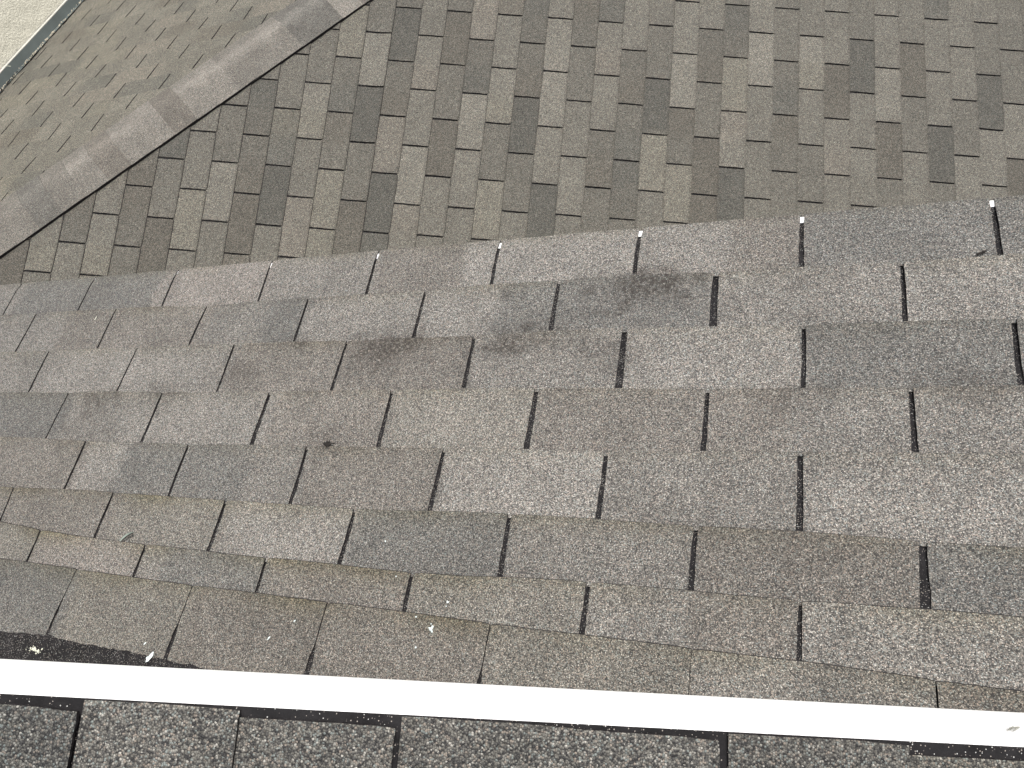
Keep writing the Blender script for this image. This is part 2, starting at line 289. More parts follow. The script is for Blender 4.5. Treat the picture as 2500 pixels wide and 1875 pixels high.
def deck(fr, name, parent, corners, m, h=0.0, thick=0.02):
    """a slab lying in a roof frame; corners (a, d) listed round"""
    vs = [P(fr, a, d, h) + G for a, d in corners] + [P(fr, a, d, h - thick) + G for a, d in corners]
    n_ = len(corners); fs = [tuple(range(n_)), tuple(range(2*n_-1, n_-1, -1))] + [(i, n_+i, n_+(i+1) % n_, (i+1) % n_) for i in range(n_)]
    a, b, c = vs[0], vs[1], vs[2]
    if (b - a).cross(c - b).dot(fr[3]) < 0: fs = [f[::-1] for f in fs]
    return link_mesh(name, vs, fs, [m], parent)

def tone_from(segs, soft=0.02, k=1.0):
    """segs: (a0, a1, tone, hue) -> colour at a, blending over `soft` metres"""
    def f(a, d):
        wob = 0.0 if callable(soft) else 0.012 * nz(a * 3, d * 30, 5.5)
        x = a + wob; r = [0, 0, 0]; ws = 0
        for a0, a1, t, h in segs:
            s0, s1 = (soft(a0), soft(a1)) if callable(soft) else (soft, soft)
            w_ = sstep((x - a0) / s0 + 0.5) * sstep((a1 - x) / s1 + 0.5)
            if w_ > 0:
                c = tonecol(t, h, k); ws += w_
                for q in range(3): r[q] += c[q] * w_
        if ws < 1e-4: return tonecol(0.95, 'n', k)
        return tuple(q / ws for q in r)
    return f

# ------------------------------------------------------------------ middle roof
middle = thing('shingle_roof', P(MF, -0.9, 0.2) + G, 'weathered grey brown three-tab shingle roof filling the middle of the photo, black slots opening to a white drip edge', 'roof')
middle['_o'] = tuple(middle.location)
STAINS = [(-0.205, 0.505, 0.055, 1.0), (-0.25, 0.49, 0.07, 0.6), (-0.74, 0.377, 0.055, 0.85), (-0.80, 0.366, 0.08, 0.45), (-0.484, 0.372, 0.05, 0.6), (-0.42, 0.392, 0.09, 0.35), (-1.515, 0.244, 0.06, 0.55),
          (-1.33, 0.262, 0.05, 0.35), (-0.267, 0.35, 0.05, 0.4), (0.27, 0.268, 0.06, 0.35), (-1.0, 0.40, 0.05, 0.35), (0.02, 0.245, 0.07, 0.35), (-1.13, 0.32, 0.07, 0.45), (-1.55, 0.17, 0.06, 0.35), (-0.86, 0.15, 0.05, 0.3), (0.05, -0.01, 0.05, 0.25)]
def m_dirt(up, butt):
    def f(a, d):
        s = 0
        for x, y, r, k in STAINS:
            q = ((a-x)/r)**2 + ((d-y)/(r*0.62))**2
            if q < 6: s += 1.5 * k * math.exp(-q * (1.2 + 1.6 * nz(a * 28, d * 40, 9)))
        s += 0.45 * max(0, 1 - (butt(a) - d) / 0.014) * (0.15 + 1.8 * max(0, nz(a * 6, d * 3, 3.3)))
        return min(1.0, s)
    return f
for r in range(1, 9):
    slots = sorted(M_SLOTS[r]); ed = M_EDGE[r]; up_pts = M_EDGE[r+1]
    dw = 0.305
    tabs = [(s[0], s[2], s[4]) for s in slots]
    if r == 8: tabs = [(a_, b_, (2.2, w_ + 1.0) if w_ > 5 else (1.6, 4.5)) for a_, b_, w_ in tabs]
    while tabs[0][0] > -2.9: tabs.insert(0, (tabs[0][0] - dw, tabs[0][1] - dw, 6))
    while tabs[-1][0] < 1.0: tabs.append((tabs[-1][0] + dw, tabs[-1][1] + dw, 8))
    tabs = tabs[1:-1]
    sm = lambda pts: (lambda a: 0.35 * interp(pts, a) + 0.65 * (interp(pts, a - 0.09) + interp(pts, a + 0.09)) / 2)
    up = sm(up_pts); butt = sm(ed)
    if r == 8: up = lambda a, p=up_pts: (interp(p, a) if a < -0.95 else -0.288) + 0.003 * nz(a * 14, 1, 1) + 0.004 * nz(a * 45, 2, 1) + 0.003 * nz(a * 160, 2, 1)
    segs = list(M_TONE[r]); rr = random.Random(r)
    x = segs[0][0]; segs[0] = (x - 0.3, *segs[0][1:])
    while x > -2.8: segs.insert(0, (x - 0.4, x - 0.1, rr.uniform(0.82, 1.12), rr.choice('ngb'))); x -= 0.3
    x = segs[-1][1]
    while x < 1.0: segs.append((x, x + 0.3, rr.uniform(0.82, 1.12), rr.choice('ngb'))); x += 0.3
    tf = tone_from(segs)
    def tf2(a, d, tf=tf, r=r, butt=butt):
        c = tf(a, d); e = max(0, butt(a) - d)
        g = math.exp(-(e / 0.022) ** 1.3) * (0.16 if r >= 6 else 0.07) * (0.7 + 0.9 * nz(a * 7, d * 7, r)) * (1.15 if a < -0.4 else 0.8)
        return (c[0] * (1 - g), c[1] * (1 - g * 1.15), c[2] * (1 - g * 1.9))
    lift = None
    if r == 1: lift = lambda a, d, t: -0.004 * max(0, t - 0.75) / 0.25
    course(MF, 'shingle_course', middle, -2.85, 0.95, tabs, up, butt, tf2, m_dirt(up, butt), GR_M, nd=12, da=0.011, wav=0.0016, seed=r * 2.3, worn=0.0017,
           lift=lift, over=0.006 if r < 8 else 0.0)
deck(MF, 'roofing_felt', middle, [(-2.85, -0.33), (0.95, -0.33), (0.95, 0.640), (-2.85, 0.640)], TARD, h=0.0010, thick=0.018)
# tarred flashing strip at the top of the slope, under the upper roof
mb = MB()
N = 60
for i in range(N):
    a0 = -2.85 + 3.8 * i / N; a1 = -2.85 + 3.8 * (i + 1) / N
    b = len(mb.v)
    for a in (a0, a1):
        for d, h in ((-0.335, 0.0045), (-0.29, 0.0035), (-0.262 + 0.003 * nz(a * 20, 0, 0), 0.0032)):
            mb.v.append(P(MF, a, d, h))
    for j in range(2): mb.f.append((b+j, b+3+j, b+4+j, b+1+j)); mb.mi.append(0)
mb.build('tar_flashing', [TARD], middle)
# white drip edge under the eave shingles
mb = MB()
mb.box(P(MF, -2.85, 0.628, 0.0012), Vector((3.8, 0, 0)), MF[2] * 0.0125, MF[3] * 0.0010)
mb.box(P(MF, -2.85, 0.6405, -0.060), Vector((3.8, 0, 0)), MF[2] * 0.0016, MF[3] * 0.0622)
mb.build('drip_edge', [WHITE], middle)
mb = MB(); e0 = P(MF, -2.85, 0.60, -0.03)
mb.box(e0 + Vector((0, 0, -0.14)), Vector((3.8, 0, 0)), Vector((0, 0.02, 0)), Vector((0, 0, 0.14))); mb.build('fascia_board', [WHITE], middle)
STUC = plain('grey_beige_stucco', (0.56, 0.54, 0.455), 0.95, var=0.05, scale=45, bump=0.006, bscale=90)
mb = MB(); mb.box(e0 + Vector((0.02, -0.40, -0.135)), Vector((3.7, 0, 0)), Vector((0, 0.398, 0)), Vector((0, 0, 0.012))); 
mb.build('soffit', [WHITE], middle)

# ------------------------------------------------------------------ upper roof (nearest, bottom of the photo)
upper = thing('shingle_roof', P(UF, -0.3, 0.0) + G, 'nearest dark speckled shingle roof edge at the bottom of the photo, above the long white fascia', 'roof')
upper['_o'] = tuple(upper.location)
ys = lambda u: -0.1416 + 0.0117 * u
CU = [-1.33, -1.203, -1.076, -0.949, -0.822, -0.695, -0.568, -0.441, -0.3147, -0.1915, -0.066, 0.0688, 0.1917, 0.3335, 0.46, 0.587, 0.714, 0.841, 0.968]
REC = {7: (0.0065, 0.0070), 8: (0.0058, 0.0080), 10: (0.0080, 0.0078), 12: (0.0036, 0.0050), 14: (0.0098, 0.0092)}
UT = {8: (0.80, 'g'), 9: (1.0, 'n'), 10: (1.0, 'n'), 11: (0.92, 'n'), 12: (1.0, 'n'), 13: (0.93, 'n'), 14: (0.9, 'y')}
GAP = {8: 0.0022, 10: 0.0040, 12: 0.0085}
rr = random.Random(3)
for k in range(1, len(CU)):
    u0, u1 = CU[k-1], CU[k]; prev_gap = GAP.get(k - 1, 0.0)
    rc = REC.get(k, (0.001, 0.001) if k % 2 else (0.006, 0.006)); tt = UT.get(k, (rr.uniform(0.85, 1.05), rr.choice('ngb')))
    # here "a" runs away from the rake (towards -Y), d is downslope
    vs = []; fs = []; mi = []; cols = []
    nd, na = 10, 70; grid = {}
    gap = GAP.get(k, 0.0004)
    for j in range(nd + 1):
        t = j / nd; u = lerp(u0 - (0.0 if prev_gap else 0.02), u1 - gap, t)
        rv = lerp(rc[0], rc[1], min(1, max(0, (u - u0) / (u1 - u0))))
        for i in range(na + 1):
            s_ = (i / na) ** 1.7 * 1.15
            y = ys(u) - rv - s_
            if i == 0:
                y += 0.0006 * nz(u * 160, k, 0) + 0.0007 * nz(u * 40, k, 3)
                if j == nd: y -= 0.003
                elif j == nd - 1: y -= 0.0006
            uu = u + (0.0007 * nz(y * 120, k, 9) + 0.002 * nz(y * 8, k, 4) if j == nd else 0)
            h = lerp(UP_H, BUTT_H, (uu - u0) / (u1 - u0)) + 0.0012 * nz(uu * 7, y * 7, k)
            if i == 0: h -= 0.0008
            vs.append(P(UF, y, uu, h) + G); grid[i, j] = len(vs) - 1; cols.append(tonecol(*tt))
    for j in range(nd):
        for i in range(na): fs.append((grid[i, j], grid[i, j+1], grid[i+1, j+1], grid[i+1, j])); mi.append(0)
    loop = [grid[0, j] for j in range(nd + 1)] + [grid[i, nd] for i in range(1, na + 1)]
    low = []
    for x_ in range(len(loop)): vs.append(vs[loop[x_]]); cols.append(cols[loop[x_]]); loop[x_] = len(vs) - 1
    for q in loop: vs.append(vs[q] - LN * 0.0034); cols.append(cols[q]); low.append(len(vs) - 1)
    for q in range(len(loop) - 1): fs.append((loop[q], loop[q+1], low[q+1], low[q])); mi.append(1)
    a, b, c = (vs[i] for i in fs[0][:3])
    if (b - a).cross(c - b).dot(LN) < 0: fs = [f[::-1] for f in fs]
    link_mesh('shingle_course', vs, fs, [GR_U, EDGE], upper, mi, cols, [0.0]*len(vs), smooth=[m == 0 for m in mi])
deck(UF, 'roofing_felt', upper, [(ys(-1.35) - 0.0004, -1.35), (ys(0.97) - 0.0004, 0.97), (-1.35, 0.97), (-1.35, -1.35)], TAR, h=0.0008, thick=0.018)
# white rake fascia, a vertical board below the edge of the shingles
mb = MB()
p0 = P(UF, ys(-1.35), -1.35, 0.0); p1 = P(UF, ys(0.97), 0.97, 0.0)
e = p1 - p0; HF = 0.136
yw = Vector((0, -0.02, 0))
mb.box(p0 + Vector((0, 0, -HF)), e, yw, Vector((0, 0, HF - 0.019)))
mb.build('fascia_board', [WHITE], upper)
mb = MB()
mb.box(p0 + Vector((0, 0.0010, -0.045)), e, Vector((0, -0.0018, 0)), Vector((0, 0, 0.0452)))
mb.build('drip_edge', [WHITE], upper)
mb = MB(); mb.box(p0 + Vector((0, -0.022, -HF + 0.002)), e, Vector((0, -0.17, 0)), Vector((0, 0, 0.012))); mb.build('soffit', [WHITE], upper)
sc_ = [(0.176, 0.016), (0.180, 0.022), (0.184, 0.030), (0.178, 0.018)]
scm = plain('scuff_grey', (0.25, 0.25, 0.22), 0.9)
mb = MB()
for (x0, z0, x1, z1) in ((0.186, 0.050, 0.192, 0.062), (0.190, 0.049, 0.199, 0.064), (0.190, 0.058, 0.199, 0.0645), (0.1895, 0.053, 0.194, 0.065)):
    def fp(x, z):
        t = (x - p0.x) / e.x; q = p0 + e * t; return Vector((x, q.y + 0.0013, q.z - z))
    mb.tube([fp(x0, z0), fp((x0+x1)/2, (z0+z1)/2 + 0.001), fp(x1, z1)], [0.0003, 0.0006, 0.0004], 5)
tag(mb.build('scuff_mark', [scm], upper), 'small grey scuff on the white fascia near its right end')

# ------------------------------------------------------------------ lower roof: the slope facing right
lower = thing('shingle_roof', P(LF, 2.0, -1.0) + G, 'far lower hipped shingle roof in the upper half of the photo, crossed by a capped hip', 'roof')
lower['_o'] = tuple(lower.location)
def skew(i, y): return 0.033 * min(1, max(0, (i - 3) / 6)) * (y - 1.75)
# hip line in the L frame: y as a function of u
hA = H0 - LF[0]; hu0, hy0 = hA.dot(LE), hA.dot(LY); hdu, hdy = HD.dot(LE), HD.dot(LY)
def y_hip(u): return hy0 + (u - hu0) * hdy / hdu
TC = {'D': (0.74, 'g'), 'd': (0.81, 'b'), 'm': (0.91, 'n'), 'n': (1.01, 'n'), 'l': (1.13, 'n'), 'L': (1.24, 'n'), 'y': (1.10, 'y'), 'p': (1.10, 'p')}
LT = {-4: (0, 'dddddd'), -3: (0, 'mnynmm'), -2: (-1, 'mdmnnmn'), -1: (-1, 'dlnyynm'), 0: (-2, 'mddmmmn'), 1: (-3, 'mDmnddmm'), 2: (-4, 'mlnnyynn'), 3: (-5, 'mmmmllnmmn'), 4: (-5, 'nDmmddddyy'),
      5: (-6, 'mnmyDDDnnm'), 6: (-7, 'mmnlynmppn'), 7: (-7, 'yynDdnyyyn'), 8: (-8, 'mmllDDmmddd'), 9: (-8, 'mDDmdppDDDm'), 10: (-8, 'nmnpnnLlpnn'), 11: (-8, 'mddmmddnnnm'), 12: (-8, 'ppmDLllnnmn'),
      13: (-8, 'dnnlymmyymm'), 14: (-8, 'DmmdDDmmnnm'), 15: (-8, 'nnLLllnDDmn'), 16: (-8, 'dmmmnnlnnmm'), 17: (-8, 'DnplnmdmmnN'), 18: (-8, 'lnmdnDDmmnn'), 19: (-8, 'mmmDDyynnmm'), 20: (-8, 'lnlLdmyynnm'),
      21: (-8, 'nmdmmddddmm'), 22: (-8, 'DmyyplDDmnn'), 23: (-8, 'nLLnnmnnnmm'), 24: (-8, 'mmnDdmmmnnn'), 25: (-9, 'mnLynnmmmnn'), 26: (-9, 'nnnddnpnnmm'), 27: (-9, 'mmDDnnlmmmn'), 28: (-9, 'nnnllddmmnn'),
      29: (-9, 'nmddmmnnnmm'), 30: (-9, 'DnnnnDDmmnn'), 31: (-9, 'mlnnmmlnnmm'), 32: (-9, 'mmmDDnlnnmm'), 33: (-9, 'mmmmnldddmm'), 34: (-9, 'dmmnnmmnnmm')}
rl = random.Random(11)
NL0, NL1 = -9, 44
for i in range(NL0, NL1 + 1):
    u_up = -3.0532 + 0.12737 * i; ub = u_up + 0.1240
    ymin = 0.10
    ymax = min(5.2, y_hip(u_up) + 0.02)
    if ymax < ymin + 0.05: continue
    tabs = []
    jj = 40
    while jj > -60:
        y = 1.4716 - jj * 0.1525 + 0.0015 * nz(i * 1.7, jj * 0.9, 0)
        if (i + jj) % 2 == 0 and ymin + 0.04 < y < ymax - 0.01:
            tabs.append((y - 0.0035, y, rl.uniform(8.5, 10.5)))
        jj -= 1
    tabs.sort()
    st, s = LT.get(i, (0, ''))
    segs = []
    prev = None
    for J in range(-28, 12):
        q = J - st
        if 0 <= q < len(s): t, h = TC[s[q].lower() if s[q] == 'N' else s[q]]
        elif prev and (i + J) % 2: t, h = prev
        else: t, h = TC[rl.choice('Dddmmmnnnllyp')]
        prev = (t, h)
        y1 = 1.4716 - J * 0.1525
        segs.append((y1 - 0.1525, y1, t * rl.uniform(0.98, 1.02), h))
    segs.sort()
    ns = []
    for q, (a0, a1, t, h) in enumerate(segs):              # the two halves of one tab resemble each other
        J = round((1.4716 - a1) / 0.1525)
        o_ = q - 1 if (i + J) % 2 == 0 else q + 1
        if 0 <= o_ < len(segs): t = 0.62 * t + 0.38 * segs[o_][2]
        ns.append((a0, a1, 1 + (t - 1) * 1.3, h))
    segs = ns
    up = lambda y, i=i, u=u_up: u + skew(i, y)
    butt = lambda y, i=i, u=ub: u + skew(i, y) + (0.0012 * nz(y * 2, i, 7))
    clampf = lambda y, u: (min(y, y_hip(u) - 0.004), u)
    lift = None
    if i == 8: lift = lambda y, u, t: 0.004 * max(0, t - 0.6) / 0.4      # one course that has lifted a little
    course(LF, 'shingle_course', lower, ymin, ymax, tabs, up, butt, tone_from(segs, lambda e, i=i: 0.008 if (i + round((1.4716 - e) / 0.1525)) % 2 == 0 else 0.13), lambda y, u, b=butt: 0.55 * max(0, 1 - (b(y) - u) / 0.012), GR_L, nd=10, da=0.035, wav=0.0012, seed=i * 1.9 + 50, clamp=clampf, lift=lift, rag=0.0008)

# ------------------------------------------------------------------ lower roof: the slope beyond the hip
xh0 = H0 - FF[0]; hx0, hv0 = xh0.x, xh0.dot(FD); hdx, hdv = HD.x, HD.dot(FD)
def x_hip(v): return hx0 + (v - hv0) * hdx / hdv
XW = -4.335
rf = random.Random(21)
FT = {}
for r in range(-14, 26):
    vb = 3.655 - 0.131 * r + 0.003; vu = vb - 0.131
    xr = x_hip(vb) + 0.02
    if xr < XW + 0.1: continue
    if vu < hv0 - 2.5: continue
    x0 = -3.84 + 0.006 * r + (0.155 if r % 2 else 0)
    tabs = []
    k = -14
    while k < 30:
        x = x0 + 0.305 * k + 0.004 * nz(r, k, 0.5)
        if XW + 0.04 < x < xr - 0.02: tabs.append((x, x - 0.012, rf.uniform(8.0, 10.5)))
        k += 1
    tabs.sort()
    segs = []; x = XW - 0.1; ph = 0
    while x < xr + 0.2:
        ln = rf.choice((0.15, 0.22, 0.3, 0.36)); t, h = TC[rf.choice('DDdmmnnlyyyp' if x < -3.2 else 'DDdmmnnllpn')]
        segs.append((x, x + ln, 0.3 + 0.7 * t * rf.uniform(0.97, 1.03), h)); x += ln
    butt = lambda x, v=vb, r=r: v + 0.004 * nz(x * 2.5, r, 3)
    up = lambda x, v=vu, r=r: v + 0.004 * nz(x * 2.5, r + 1, 3)
    clampf = lambda x, v: (min(x, x_hip(v) - 0.004), v)
    lift = lambda x, v, t, r=r: 0.006 * max(0, nz(x * 4.2, r * 1.7, 12.0)) * t * t
    course(FF, 'shingle_course', lower, XW + 0.012 * nz(r * 3, 0, 0), xr, tabs, up, butt, tone_from(segs, 0.08), None, GR_F, nd=5, da=0.03, wav=0.0045, wfreq=5.0, seed=r * 1.3 + 200, clamp=clampf, lift=lift, step=0.0064)

# decks under both slopes
def l_yh(u): return y_hip(u) - 0.01
us = [-4.3, 2.75]
hl = H0 - HD * 1.5
uA = (hl - LF[0]).dot(LE); yA = (hl - LF[0]).dot(LY)
uB = hu0 + (5.2 - hy0) * hdu / hdy
deck(LF, 'roofing_felt', lower, [(0.1, uA), (0.1, 2.7), (5.2, 2.7), (5.2 - 0.01, uB), (yA, uA)], TAR, h=0.0)
vA = (hl - FF[0]).dot(FD); xA = (hl - FF[0]).x
vB = 5.5; xB = x_hip(vB)
deck(FF, 'roofing_felt', lower, [(XW - 0.03, vA), (xA, vA), (xB, vB), (XW - 0.03, vB)], TAR, h=0.0)

# ------------------------------------------------------------------ hip caps
CT = {0: 'n', 1: 'm', 2: 'D', 3: 'm', 4: 'n', 5: 'd', 6: 'n', 7: 'l', 8: 'd', 9: 'n', 10: 'l', 11: 'm', 12: 'm', 13: 'n', 14: 'D', 15: 'D', 16: 'L'}
side_L = -HP                                             # in the L plane, down towards the near side
fperp = FN.cross(HD).normalized()
if fperp.y < 0: fperp = -fperp                            # in the F plane, away from the hip
sag = (LN + FN).normalized()
def cap_point(t, s, h):
    """t along the hip from H0, s signed distance over the fold (negative: near side)"""
    r0 = 0.035
    base = H0 + HD * t
    if s < 0: q = base + side_L * (-s); nn = LN
    else: q = base + fperp * s; nn = FN
    k = min(1, abs(s) / r0)
    nn = (sag * (1 - k) + nn * k).normalized()
    dip = -0.006 * (1 - k) ** 2                           # rounded over the fold
    return q + nn * h + sag * dip
ncap = 0
for c in range(-11, 30):
    t1 = 0.5987 - 0.1253 * 4 + 0.1253 * c; t0 = t1 - 0.19
    vs = []; fs = []; mi = []; cols = []; grid = {}
    na, nd = 26, 8
    fold_light = rl.choice((0.05, 0.12, 0.28, 0.35)); wid = 0.155 + 0.0035 * nz(c * 3.3, 1, 1); ang = 0.010 * nz(c * 2.1, 5, 5)
    key = CT.get(c, rl.choice('dmnnlD')); t_, h_ = TC[key]; edge_t = 1.22
    for j in range(nd + 1):
        for i in range(na + 1):
            s_ = lerp(-wid, wid, i / na); t = lerp(t0, t1 + 0.003, j / nd) + ang * s_ * 3 + 0.0012 * nz(s_ * 30, c, 2)
            hh = lerp(0.0160, 0.0190, j / nd) + 0.002 * nz(s_ * 8, t * 8, 0) + 0.0005 * nz(s_ * 20, t * 20, c)
            if j <= 1: hh -= 0.004 * (2 - j) / 2
            if i in (0, na): hh -= 0.0005
            vs.append(cap_point(t, s_, hh) + G); grid[i, j] = len(vs) - 1
            k = 1 + fold_light * math.exp(-((s_ - 0.035 - 0.02 * nz(t * 9, c, 0)) / 0.045) ** 2)  # lighter band along the fold: light catching the hip, painted into the cap tone
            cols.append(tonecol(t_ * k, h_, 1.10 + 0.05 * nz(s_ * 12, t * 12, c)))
    for j in range(nd):
        for i in range(na): fs.append((grid[i, j], grid[i+1, j], grid[i+1, j+1], grid[i, j+1])); mi.append(0)
    loop = [grid[0, j] for j in range(nd + 1)] + [grid[i, nd] for i in range(1, na + 1)] + [grid[na, j] for j in range(nd - 1, -1, -1)]
    low = []
    for x_ in range(len(loop)): vs.append(vs[loop[x_]]); cols.append(cols[loop[x_]]); loop[x_] = len(vs) - 1
    for q_, q in enumerate(loop):
        side = (q_ < nd or q_ > nd + na); drop = 0.0140 if (q_ <= nd or q_ >= nd + na) else 0.0022
        vs.append(vs[q] - sag * drop); cols.append(cols[q]); low.append(len(vs) - 1)
    for q in range(len(loop) - 1): fs.append((loop[q], low[q], low[q+1], loop[q+1])); mi.append(1)
    a, b, c_ = (vs[i] for i in fs[0][:3])
    if (b - a).cross(c_ - b).dot(sag) < 0: fs = [f[::-1] for f in fs]
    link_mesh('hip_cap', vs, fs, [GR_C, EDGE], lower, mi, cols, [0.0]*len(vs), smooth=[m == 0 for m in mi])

# ------------------------------------------------------------------ stucco wall beyond the lower roof
WX = -4.372
def zF(y): # height of the far slope at y
    return (-1.4237117 - FN.y * y) / FN.z
wall = thing('stucco_wall', Vector((WX, 2.9, zF(2.9))) + G, 'rough pale stucco wall at the top left corner beyond the lower roof', 'wall')
wall['_o'] = tuple(wall.location)
vs = []; fs = []
Y0, Y1, NY, NZ_ = 0.6, 6.2, 280, 60
for i in range(NY + 1):
    y = lerp(Y0, Y1, i / NY)
    for j in range(NZ_ + 1):
        z = zF(y) - 0.05 + 1.3 * j / NZ_
        q = 0.003 * nz(y * 22, z * 30, 0) + 0.004 * nz(y * 60, z * 80, 3)
        vs.append(Vector((WX - 0.004 + q, y, z)) + G)
for i in range(NY):
    for j in range(NZ_):
        b = i * (NZ_ + 1) + j; fs.append((b, b + NZ_ + 1, b + NZ_ + 2, b + 1))
base = len(vs)
for y in (Y0, Y1):
    for dz in (-0.05, 1.25):
        vs.append(Vector((WX - 0.16, y, zF(y) + dz)) + G)
fs += [(base, base+1, base+3, base+2), (0, NZ_, base+1, base), (NY*(NZ_+1), base+2, base+3, NY*(NZ_+1)+NZ_), (NZ_, NY*(NZ_+1)+NZ_, base+3, base+1)]
link_mesh('wall_panel', vs, fs, [STUC], wall, smooth=[True]*len(fs))
FLM = plain('grey_painted_metal', (0.085, 0.10, 0.098), 0.55, metal=0.0, var=0.18, scale=7)
CAULK = plain('pale_sealant', (0.42, 0.41, 0.37), 0.8, var=0.15, scale=30)
mb = MB()
def fl(y, x, h): return Vector((x, y, zF(y) + h))
n_ = 80
for (xa, ha, xb, hb, m_) in ((XW + 0.004, 0.012, WX + 0.016, 0.014, 0), (WX + 0.016, 0.014, WX + 0.012, 0.070, 0), (WX + 0.012, 0.070, WX + 0.013, 0.074, 1), (WX + 0.013, 0.074, WX + 0.004, 0.079, 1)):
    for i in range(n_):
        y0 = lerp(Y0, Y1, i / n_); y1 = lerp(Y0, Y1, (i + 1) / n_); w0 = 0.0015 * nz(y0 * 7, ha * 50, 0); w1 = 0.0015 * nz(y1 * 7, ha * 50, 0)
        b = len(mb.v)
        mb.v += [fl(y0, xa, ha + w0), fl(y1, xa, ha + w1), fl(y1, xb, hb + w1), fl(y0, xb, hb + w0)]
        mb.f.append((b, b+1, b+2, b+3)); mb.mi.append(m_)
mb.build('wall_flashing', [FLM, CAULK], wall)
# crumbs and dead leaves gathered along the flashing
DEB = plain('dry_debris', (0.42, 0.38, 0.30), 0.95, var=0.35, scale=200)
DARK = plain('dark_debris', (0.018, 0.015, 0.013), 0.95, var=0.4, scale=200)
mb = MB(); rd = random.Random(5)
def lump(c, r, m, sq=0.6):
    b = len(mb.v); n1, n2 = 5, 4
    ax = Vector((rd.uniform(-1,1), rd.uniform(-1,1), rd.uniform(-.3,.3))).normalized()
    for q in ((0,0,1),(1,0,0),(0,1,0),(-1,0,0),(0,-1,0),(0,0,-1)):
        v = Vector(q) * r * rd.uniform(0.6, 1.3); v.z *= sq; v += ax * v.dot(ax) * 0.8; mb.v.append(c + v)
    for f in ((0,1,2),(0,2,3),(0,3,4),(0,4,1),(5,2,1),(5,3,2),(5,4,3),(5,1,4)): mb.f.append(tuple(b+i for i in f)); mb.mi.append(m)
for i in range(900):
    y = rd.uniform(2.0, 4.2); dens = nz(y * 3, 0.3, 0)
    if rd.random() < 0.55 + dens:
        br = nz(y * 1.5, 7, 0)
        lump(fl(y, XW + 0.006 + rd.gauss(0, 0.006), 0.017 + rd.uniform(0, 0.006)), rd.uniform(0.002, 0.0065), 0 if rd.random() < 0.62 + br else 1)
d_ = mb.build('roof_debris', [DEB, DARK]); tag(d_, 'pale and dark crumbs gathered along the grey flashing at the foot of the stucco wall', 'debris', kind='stuff')

# ------------------------------------------------------------------ small loose things
def m_pt(X, Y, h=0.0085): return P(MF, X, Y / math.cos(PM), h)
DROP = plain('dried_dropping', (0.66, 0.72, 0.72), 0.9, var=0.1, scale=300)
def dropping(X, Y, r, label, stretch=1.0, ang=0.0, bits=3, seed=0, fr_pt=m_pt):
    q = random.Random(seed); m = MB(); 
    for k in range(bits):
        cx = 0 if k == 0 else q.gauss(0, r * 0.9); cy = 0 if k == 0 else q.gauss(0, r * 0.9); rr_ = r if k == 0 else r * q.uniform(0.2, 0.6)
        b = len(m.v); nn = 14
        m.v.append(fr_pt(X + cx, Y + cy, 0.0098 + 0.0004))
        for i in range(nn):
            an = 2 * math.pi * i / nn; ra = rr_ * q.uniform(0.75, 1.15)
            x = math.cos(an) * ra * stretch; y = math.sin(an) * ra
            x, y = x * math.cos(ang) - y * math.sin(ang), x * math.sin(ang) + y * math.cos(ang)
            m.v.append(fr_pt(X + cx + x, Y + cy + y, 0.0082))
        for i in range(nn): m.f.append((b, b + 1 + i, b + 1 + (i + 1) % nn)); m.mi.append(0)
    return tag(m.build('bird_dropping', [DROP]), label, 'dropping', 'bird droppings dried on the shingles')
dropping(-0.5208, -0.1663, 0.0030, 'largest round whitish dropping, on the last course above the fascia', bits=22, seed=1)
dropping(-0.5016, -0.1238, 0.0022, 'small white dropping just above the largest one', bits=2, seed=2)
dropping(-0.6443, -0.0363, 0.0016, 'tiny white dot on a dark grey tab left of the middle', bits=1, seed=3)
dropping(-0.5516, -0.151, 0.0016, 'tiny white speck up and to the left of the largest dropping', bits=1, seed=4)
dropping(-0.5400, -0.1954, 0.0016, 'tiny white speck just below the largest dropping', bits=2, seed=5)
dropping(-1.0589, -0.2687, 0.0042, 'white streaked dropping at the end of the black tar strip', stretch=2.3, ang=1.1, bits=2, seed=6)
dropping(-1.0822, -0.2490, 0.0018, 'small white fleck just above the streaked dropping', stretch=1.8, ang=0.9, bits=2, seed=7)
dropping(-0.8203, -0.2118, 0.0016, 'faint line of white flecks near the third slot above the fascia', stretch=2.0, ang=1.0, bits=5, seed=8)
dropping(-0.7794, -0.1802, 0.0015, 'lone white fleck right of the line of flecks', stretch=1.6, ang=1.0, bits=1, seed=9)
dropping(-0.6063, -0.0924, 0.0013, 'pin-sized white dot in the course above the largest dropping', bits=1, seed=10)
PALE = plain('pale_dry_stem', (0.62, 0.62, 0.52), 0.8, var=0.1)
LEAF = plain('dry_leaf', (0.035, 0.03, 0.026), 0.9, var=0.3, scale=120)
LEAFP = plain('leaf_pale_side', (0.40, 0.47, 0.42), 0.8, var=0.1)
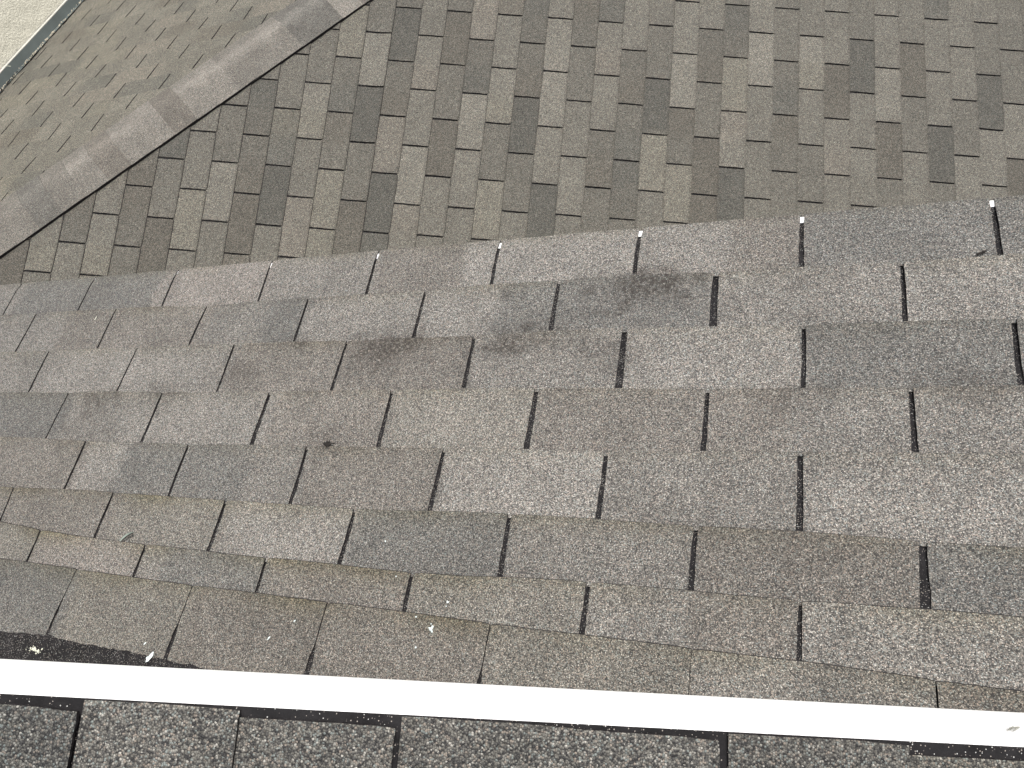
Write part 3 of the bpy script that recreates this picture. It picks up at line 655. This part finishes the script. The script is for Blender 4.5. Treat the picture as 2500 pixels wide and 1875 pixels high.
# curled leaf on the lower left courses
m = MB(); c0 = Vector((-1.234, -0.0656))
dx, dy = Vector((0.040, 0.030)).normalized() if False else Vector((0.8, 0.6)), Vector((-0.6, 0.8))
n1 = 12
for i in range(n1 + 1):
    s_ = i / n1 * 2 - 1; wv = 0.0034 * math.sqrt(max(0, 1 - s_ * s_)) + 0.0003
    for j in range(5):
        tq = j / 4 * 2 - 1; q = c0 + dx * s_ * 0.017 + dy * tq * wv * 0.7 - dy * 0.004 * s_ * s_
        m.v.append(m_pt(q.x, q.y, 0.009 + 0.004 * tq * tq * (wv / 0.0034) + 0.002 * s_ * s_))
for i in range(n1):
    for j in range(4):
        b = i * 5 + j; m.f.append((b, b+5, b+6, b+1)); m.mi.append(1 if j == 3 else 0)
tag(m.build('leaf', [LEAF, LEAFP]), 'curled dry leaf with a pale rim lying on the lower left shingles', 'leaf')
# clump of dark debris
mb = MB(); rd = random.Random(9)
for k in range(34):
    X = -0.8282 + rd.gauss(0, 0.0055); Y = 0.1391 + rd.gauss(0, 0.0025); lump(m_pt(X, Y, 0.009 + rd.uniform(0, 0.003)), rd.uniform(0.001, 0.0024), 0)
for k in range(5):
    an = rd.uniform(0, 6.28); a_ = m_pt(-0.8282, 0.1391, 0.010); b_ = m_pt(-0.8282 + 0.016 * math.cos(an), 0.1391 + 0.010 * math.sin(an), 0.010); mb.tube([a_, b_], 0.0007, 5)
tag(mb.build('debris_clump', [DARK]), 'small dark clump of rotted leaf bits at a course edge left of the middle', 'debris')
mb = MB()
for k in range(14):
    s_ = k / 13; lump(m_pt(0.316 + 0.014 * s_, 0.4950 + 0.005 * s_ + rd.gauss(0, 0.0008), 0.009), rd.uniform(0.0010, 0.0020), 0)
tag(mb.build('debris_clump', [DARK]), 'dark sliver of debris beside the rightmost eave slot', 'debris')
# pale straws
def l_pt(px_dir, h): return None
mb = MB()
def ray_L(x, y, h=0.018):
    pass
capA = [(0.062, -0.036), (0.050, -0.052), (0.030, -0.080)]
def cp(t, s, h=0.020): return cap_point(t, s, h)
mb.tube([cp(-0.075, -0.030), cp(-0.062, -0.055), cp(-0.052, -0.088)], 0.0012, 5)
tag(mb.build('straw', [PALE]), 'pale straw lying across the hip caps at the left edge of the photo', 'straw')
mb = MB(); mb.tube([cp(-0.042, -0.105), cp(-0.036, -0.130), cp(-0.030, -0.150)], 0.0010, 5)
tag(mb.build('straw', [PALE]), 'thin pale straw end just above the black edge of the hip caps', 'straw')
mb = MB(); mb.tube([fl(2.53, WX + 0.024, 0.075), fl(2.54, WX + 0.04, 0.085), fl(2.545, WX + 0.06, 0.07)], 0.0014, 5)
tag(mb.build('straw', [PALE]), 'pale stem caught on the grey flashing of the stucco wall', 'straw')
mb = MB(); mb.tube([m_pt(-1.676, 0.466, 0.009), m_pt(-1.674, 0.476, 0.0095)], 0.0008, 5)
tag(mb.build('straw', [PALE]), 'tiny white sliver near the left end of the second course', 'straw')
# pale lichen-like smear on the tar
mb = MB(); rd = random.Random(13)
for k in range(26):
    lump(m_pt(-1.345 + rd.gauss(0, 0.010), -0.2890 + rd.gauss(0, 0.0028), 0.0052), rd.uniform(0.0008, 0.0022), 0, 0.3)
tag(mb.build('dried_mud', [PALE]), 'pale crumbs of dried mud on the black tar strip at the left', 'dirt')

# ------------------------------------------------------------------ house walls under the roofs, and the ground
house = thing('house_wall', Vector((0, 0, 0)), 'stucco house wall under the eave of the middle roof', 'wall'); house['_o'] = (0, 0, 0)
mb = MB()
mb.box(Vector((-2.75, 0.28, -CAM_Z + 0.02)), Vector((3.6, 0, 0)), Vector((0, 0.1, 0)), Vector((0, 0, CAM_Z - 1.44)))
mb.build('wall_panel', [STUC], house)
mb = MB(); mb.box(Vector((-1.9, -0.42, -1.05)), Vector((2.8, 0, 0)), Vector((0, 0.1, 0)), Vector((0, 0, 0.18))); mb.build('wall_panel', [STUC], house)
mb = MB(); mb.box(Vector((-2.7, -0.45, -CAM_Z + 0.02)), Vector((3.5, 0, 0)), Vector((0, 0.09, 0)), Vector((0, 0, CAM_Z - 1.06))); mb.build('wall_panel', [STUC], house)
GRD = plain('dry_grass_ground', (0.09, 0.10, 0.05), 0.95, var=0.4, scale=3)
g_ = link_mesh('ground', [Vector((-60, -60, 0)), Vector((60, -60, 0)), Vector((60, 60, 0)), Vector((-60, 60, 0))], [(0, 1, 2, 3)], [GRD])
tag(g_, kind='structure')
for o in (middle, upper, lower, wall, house):
    if '_o' in o: del o['_o']
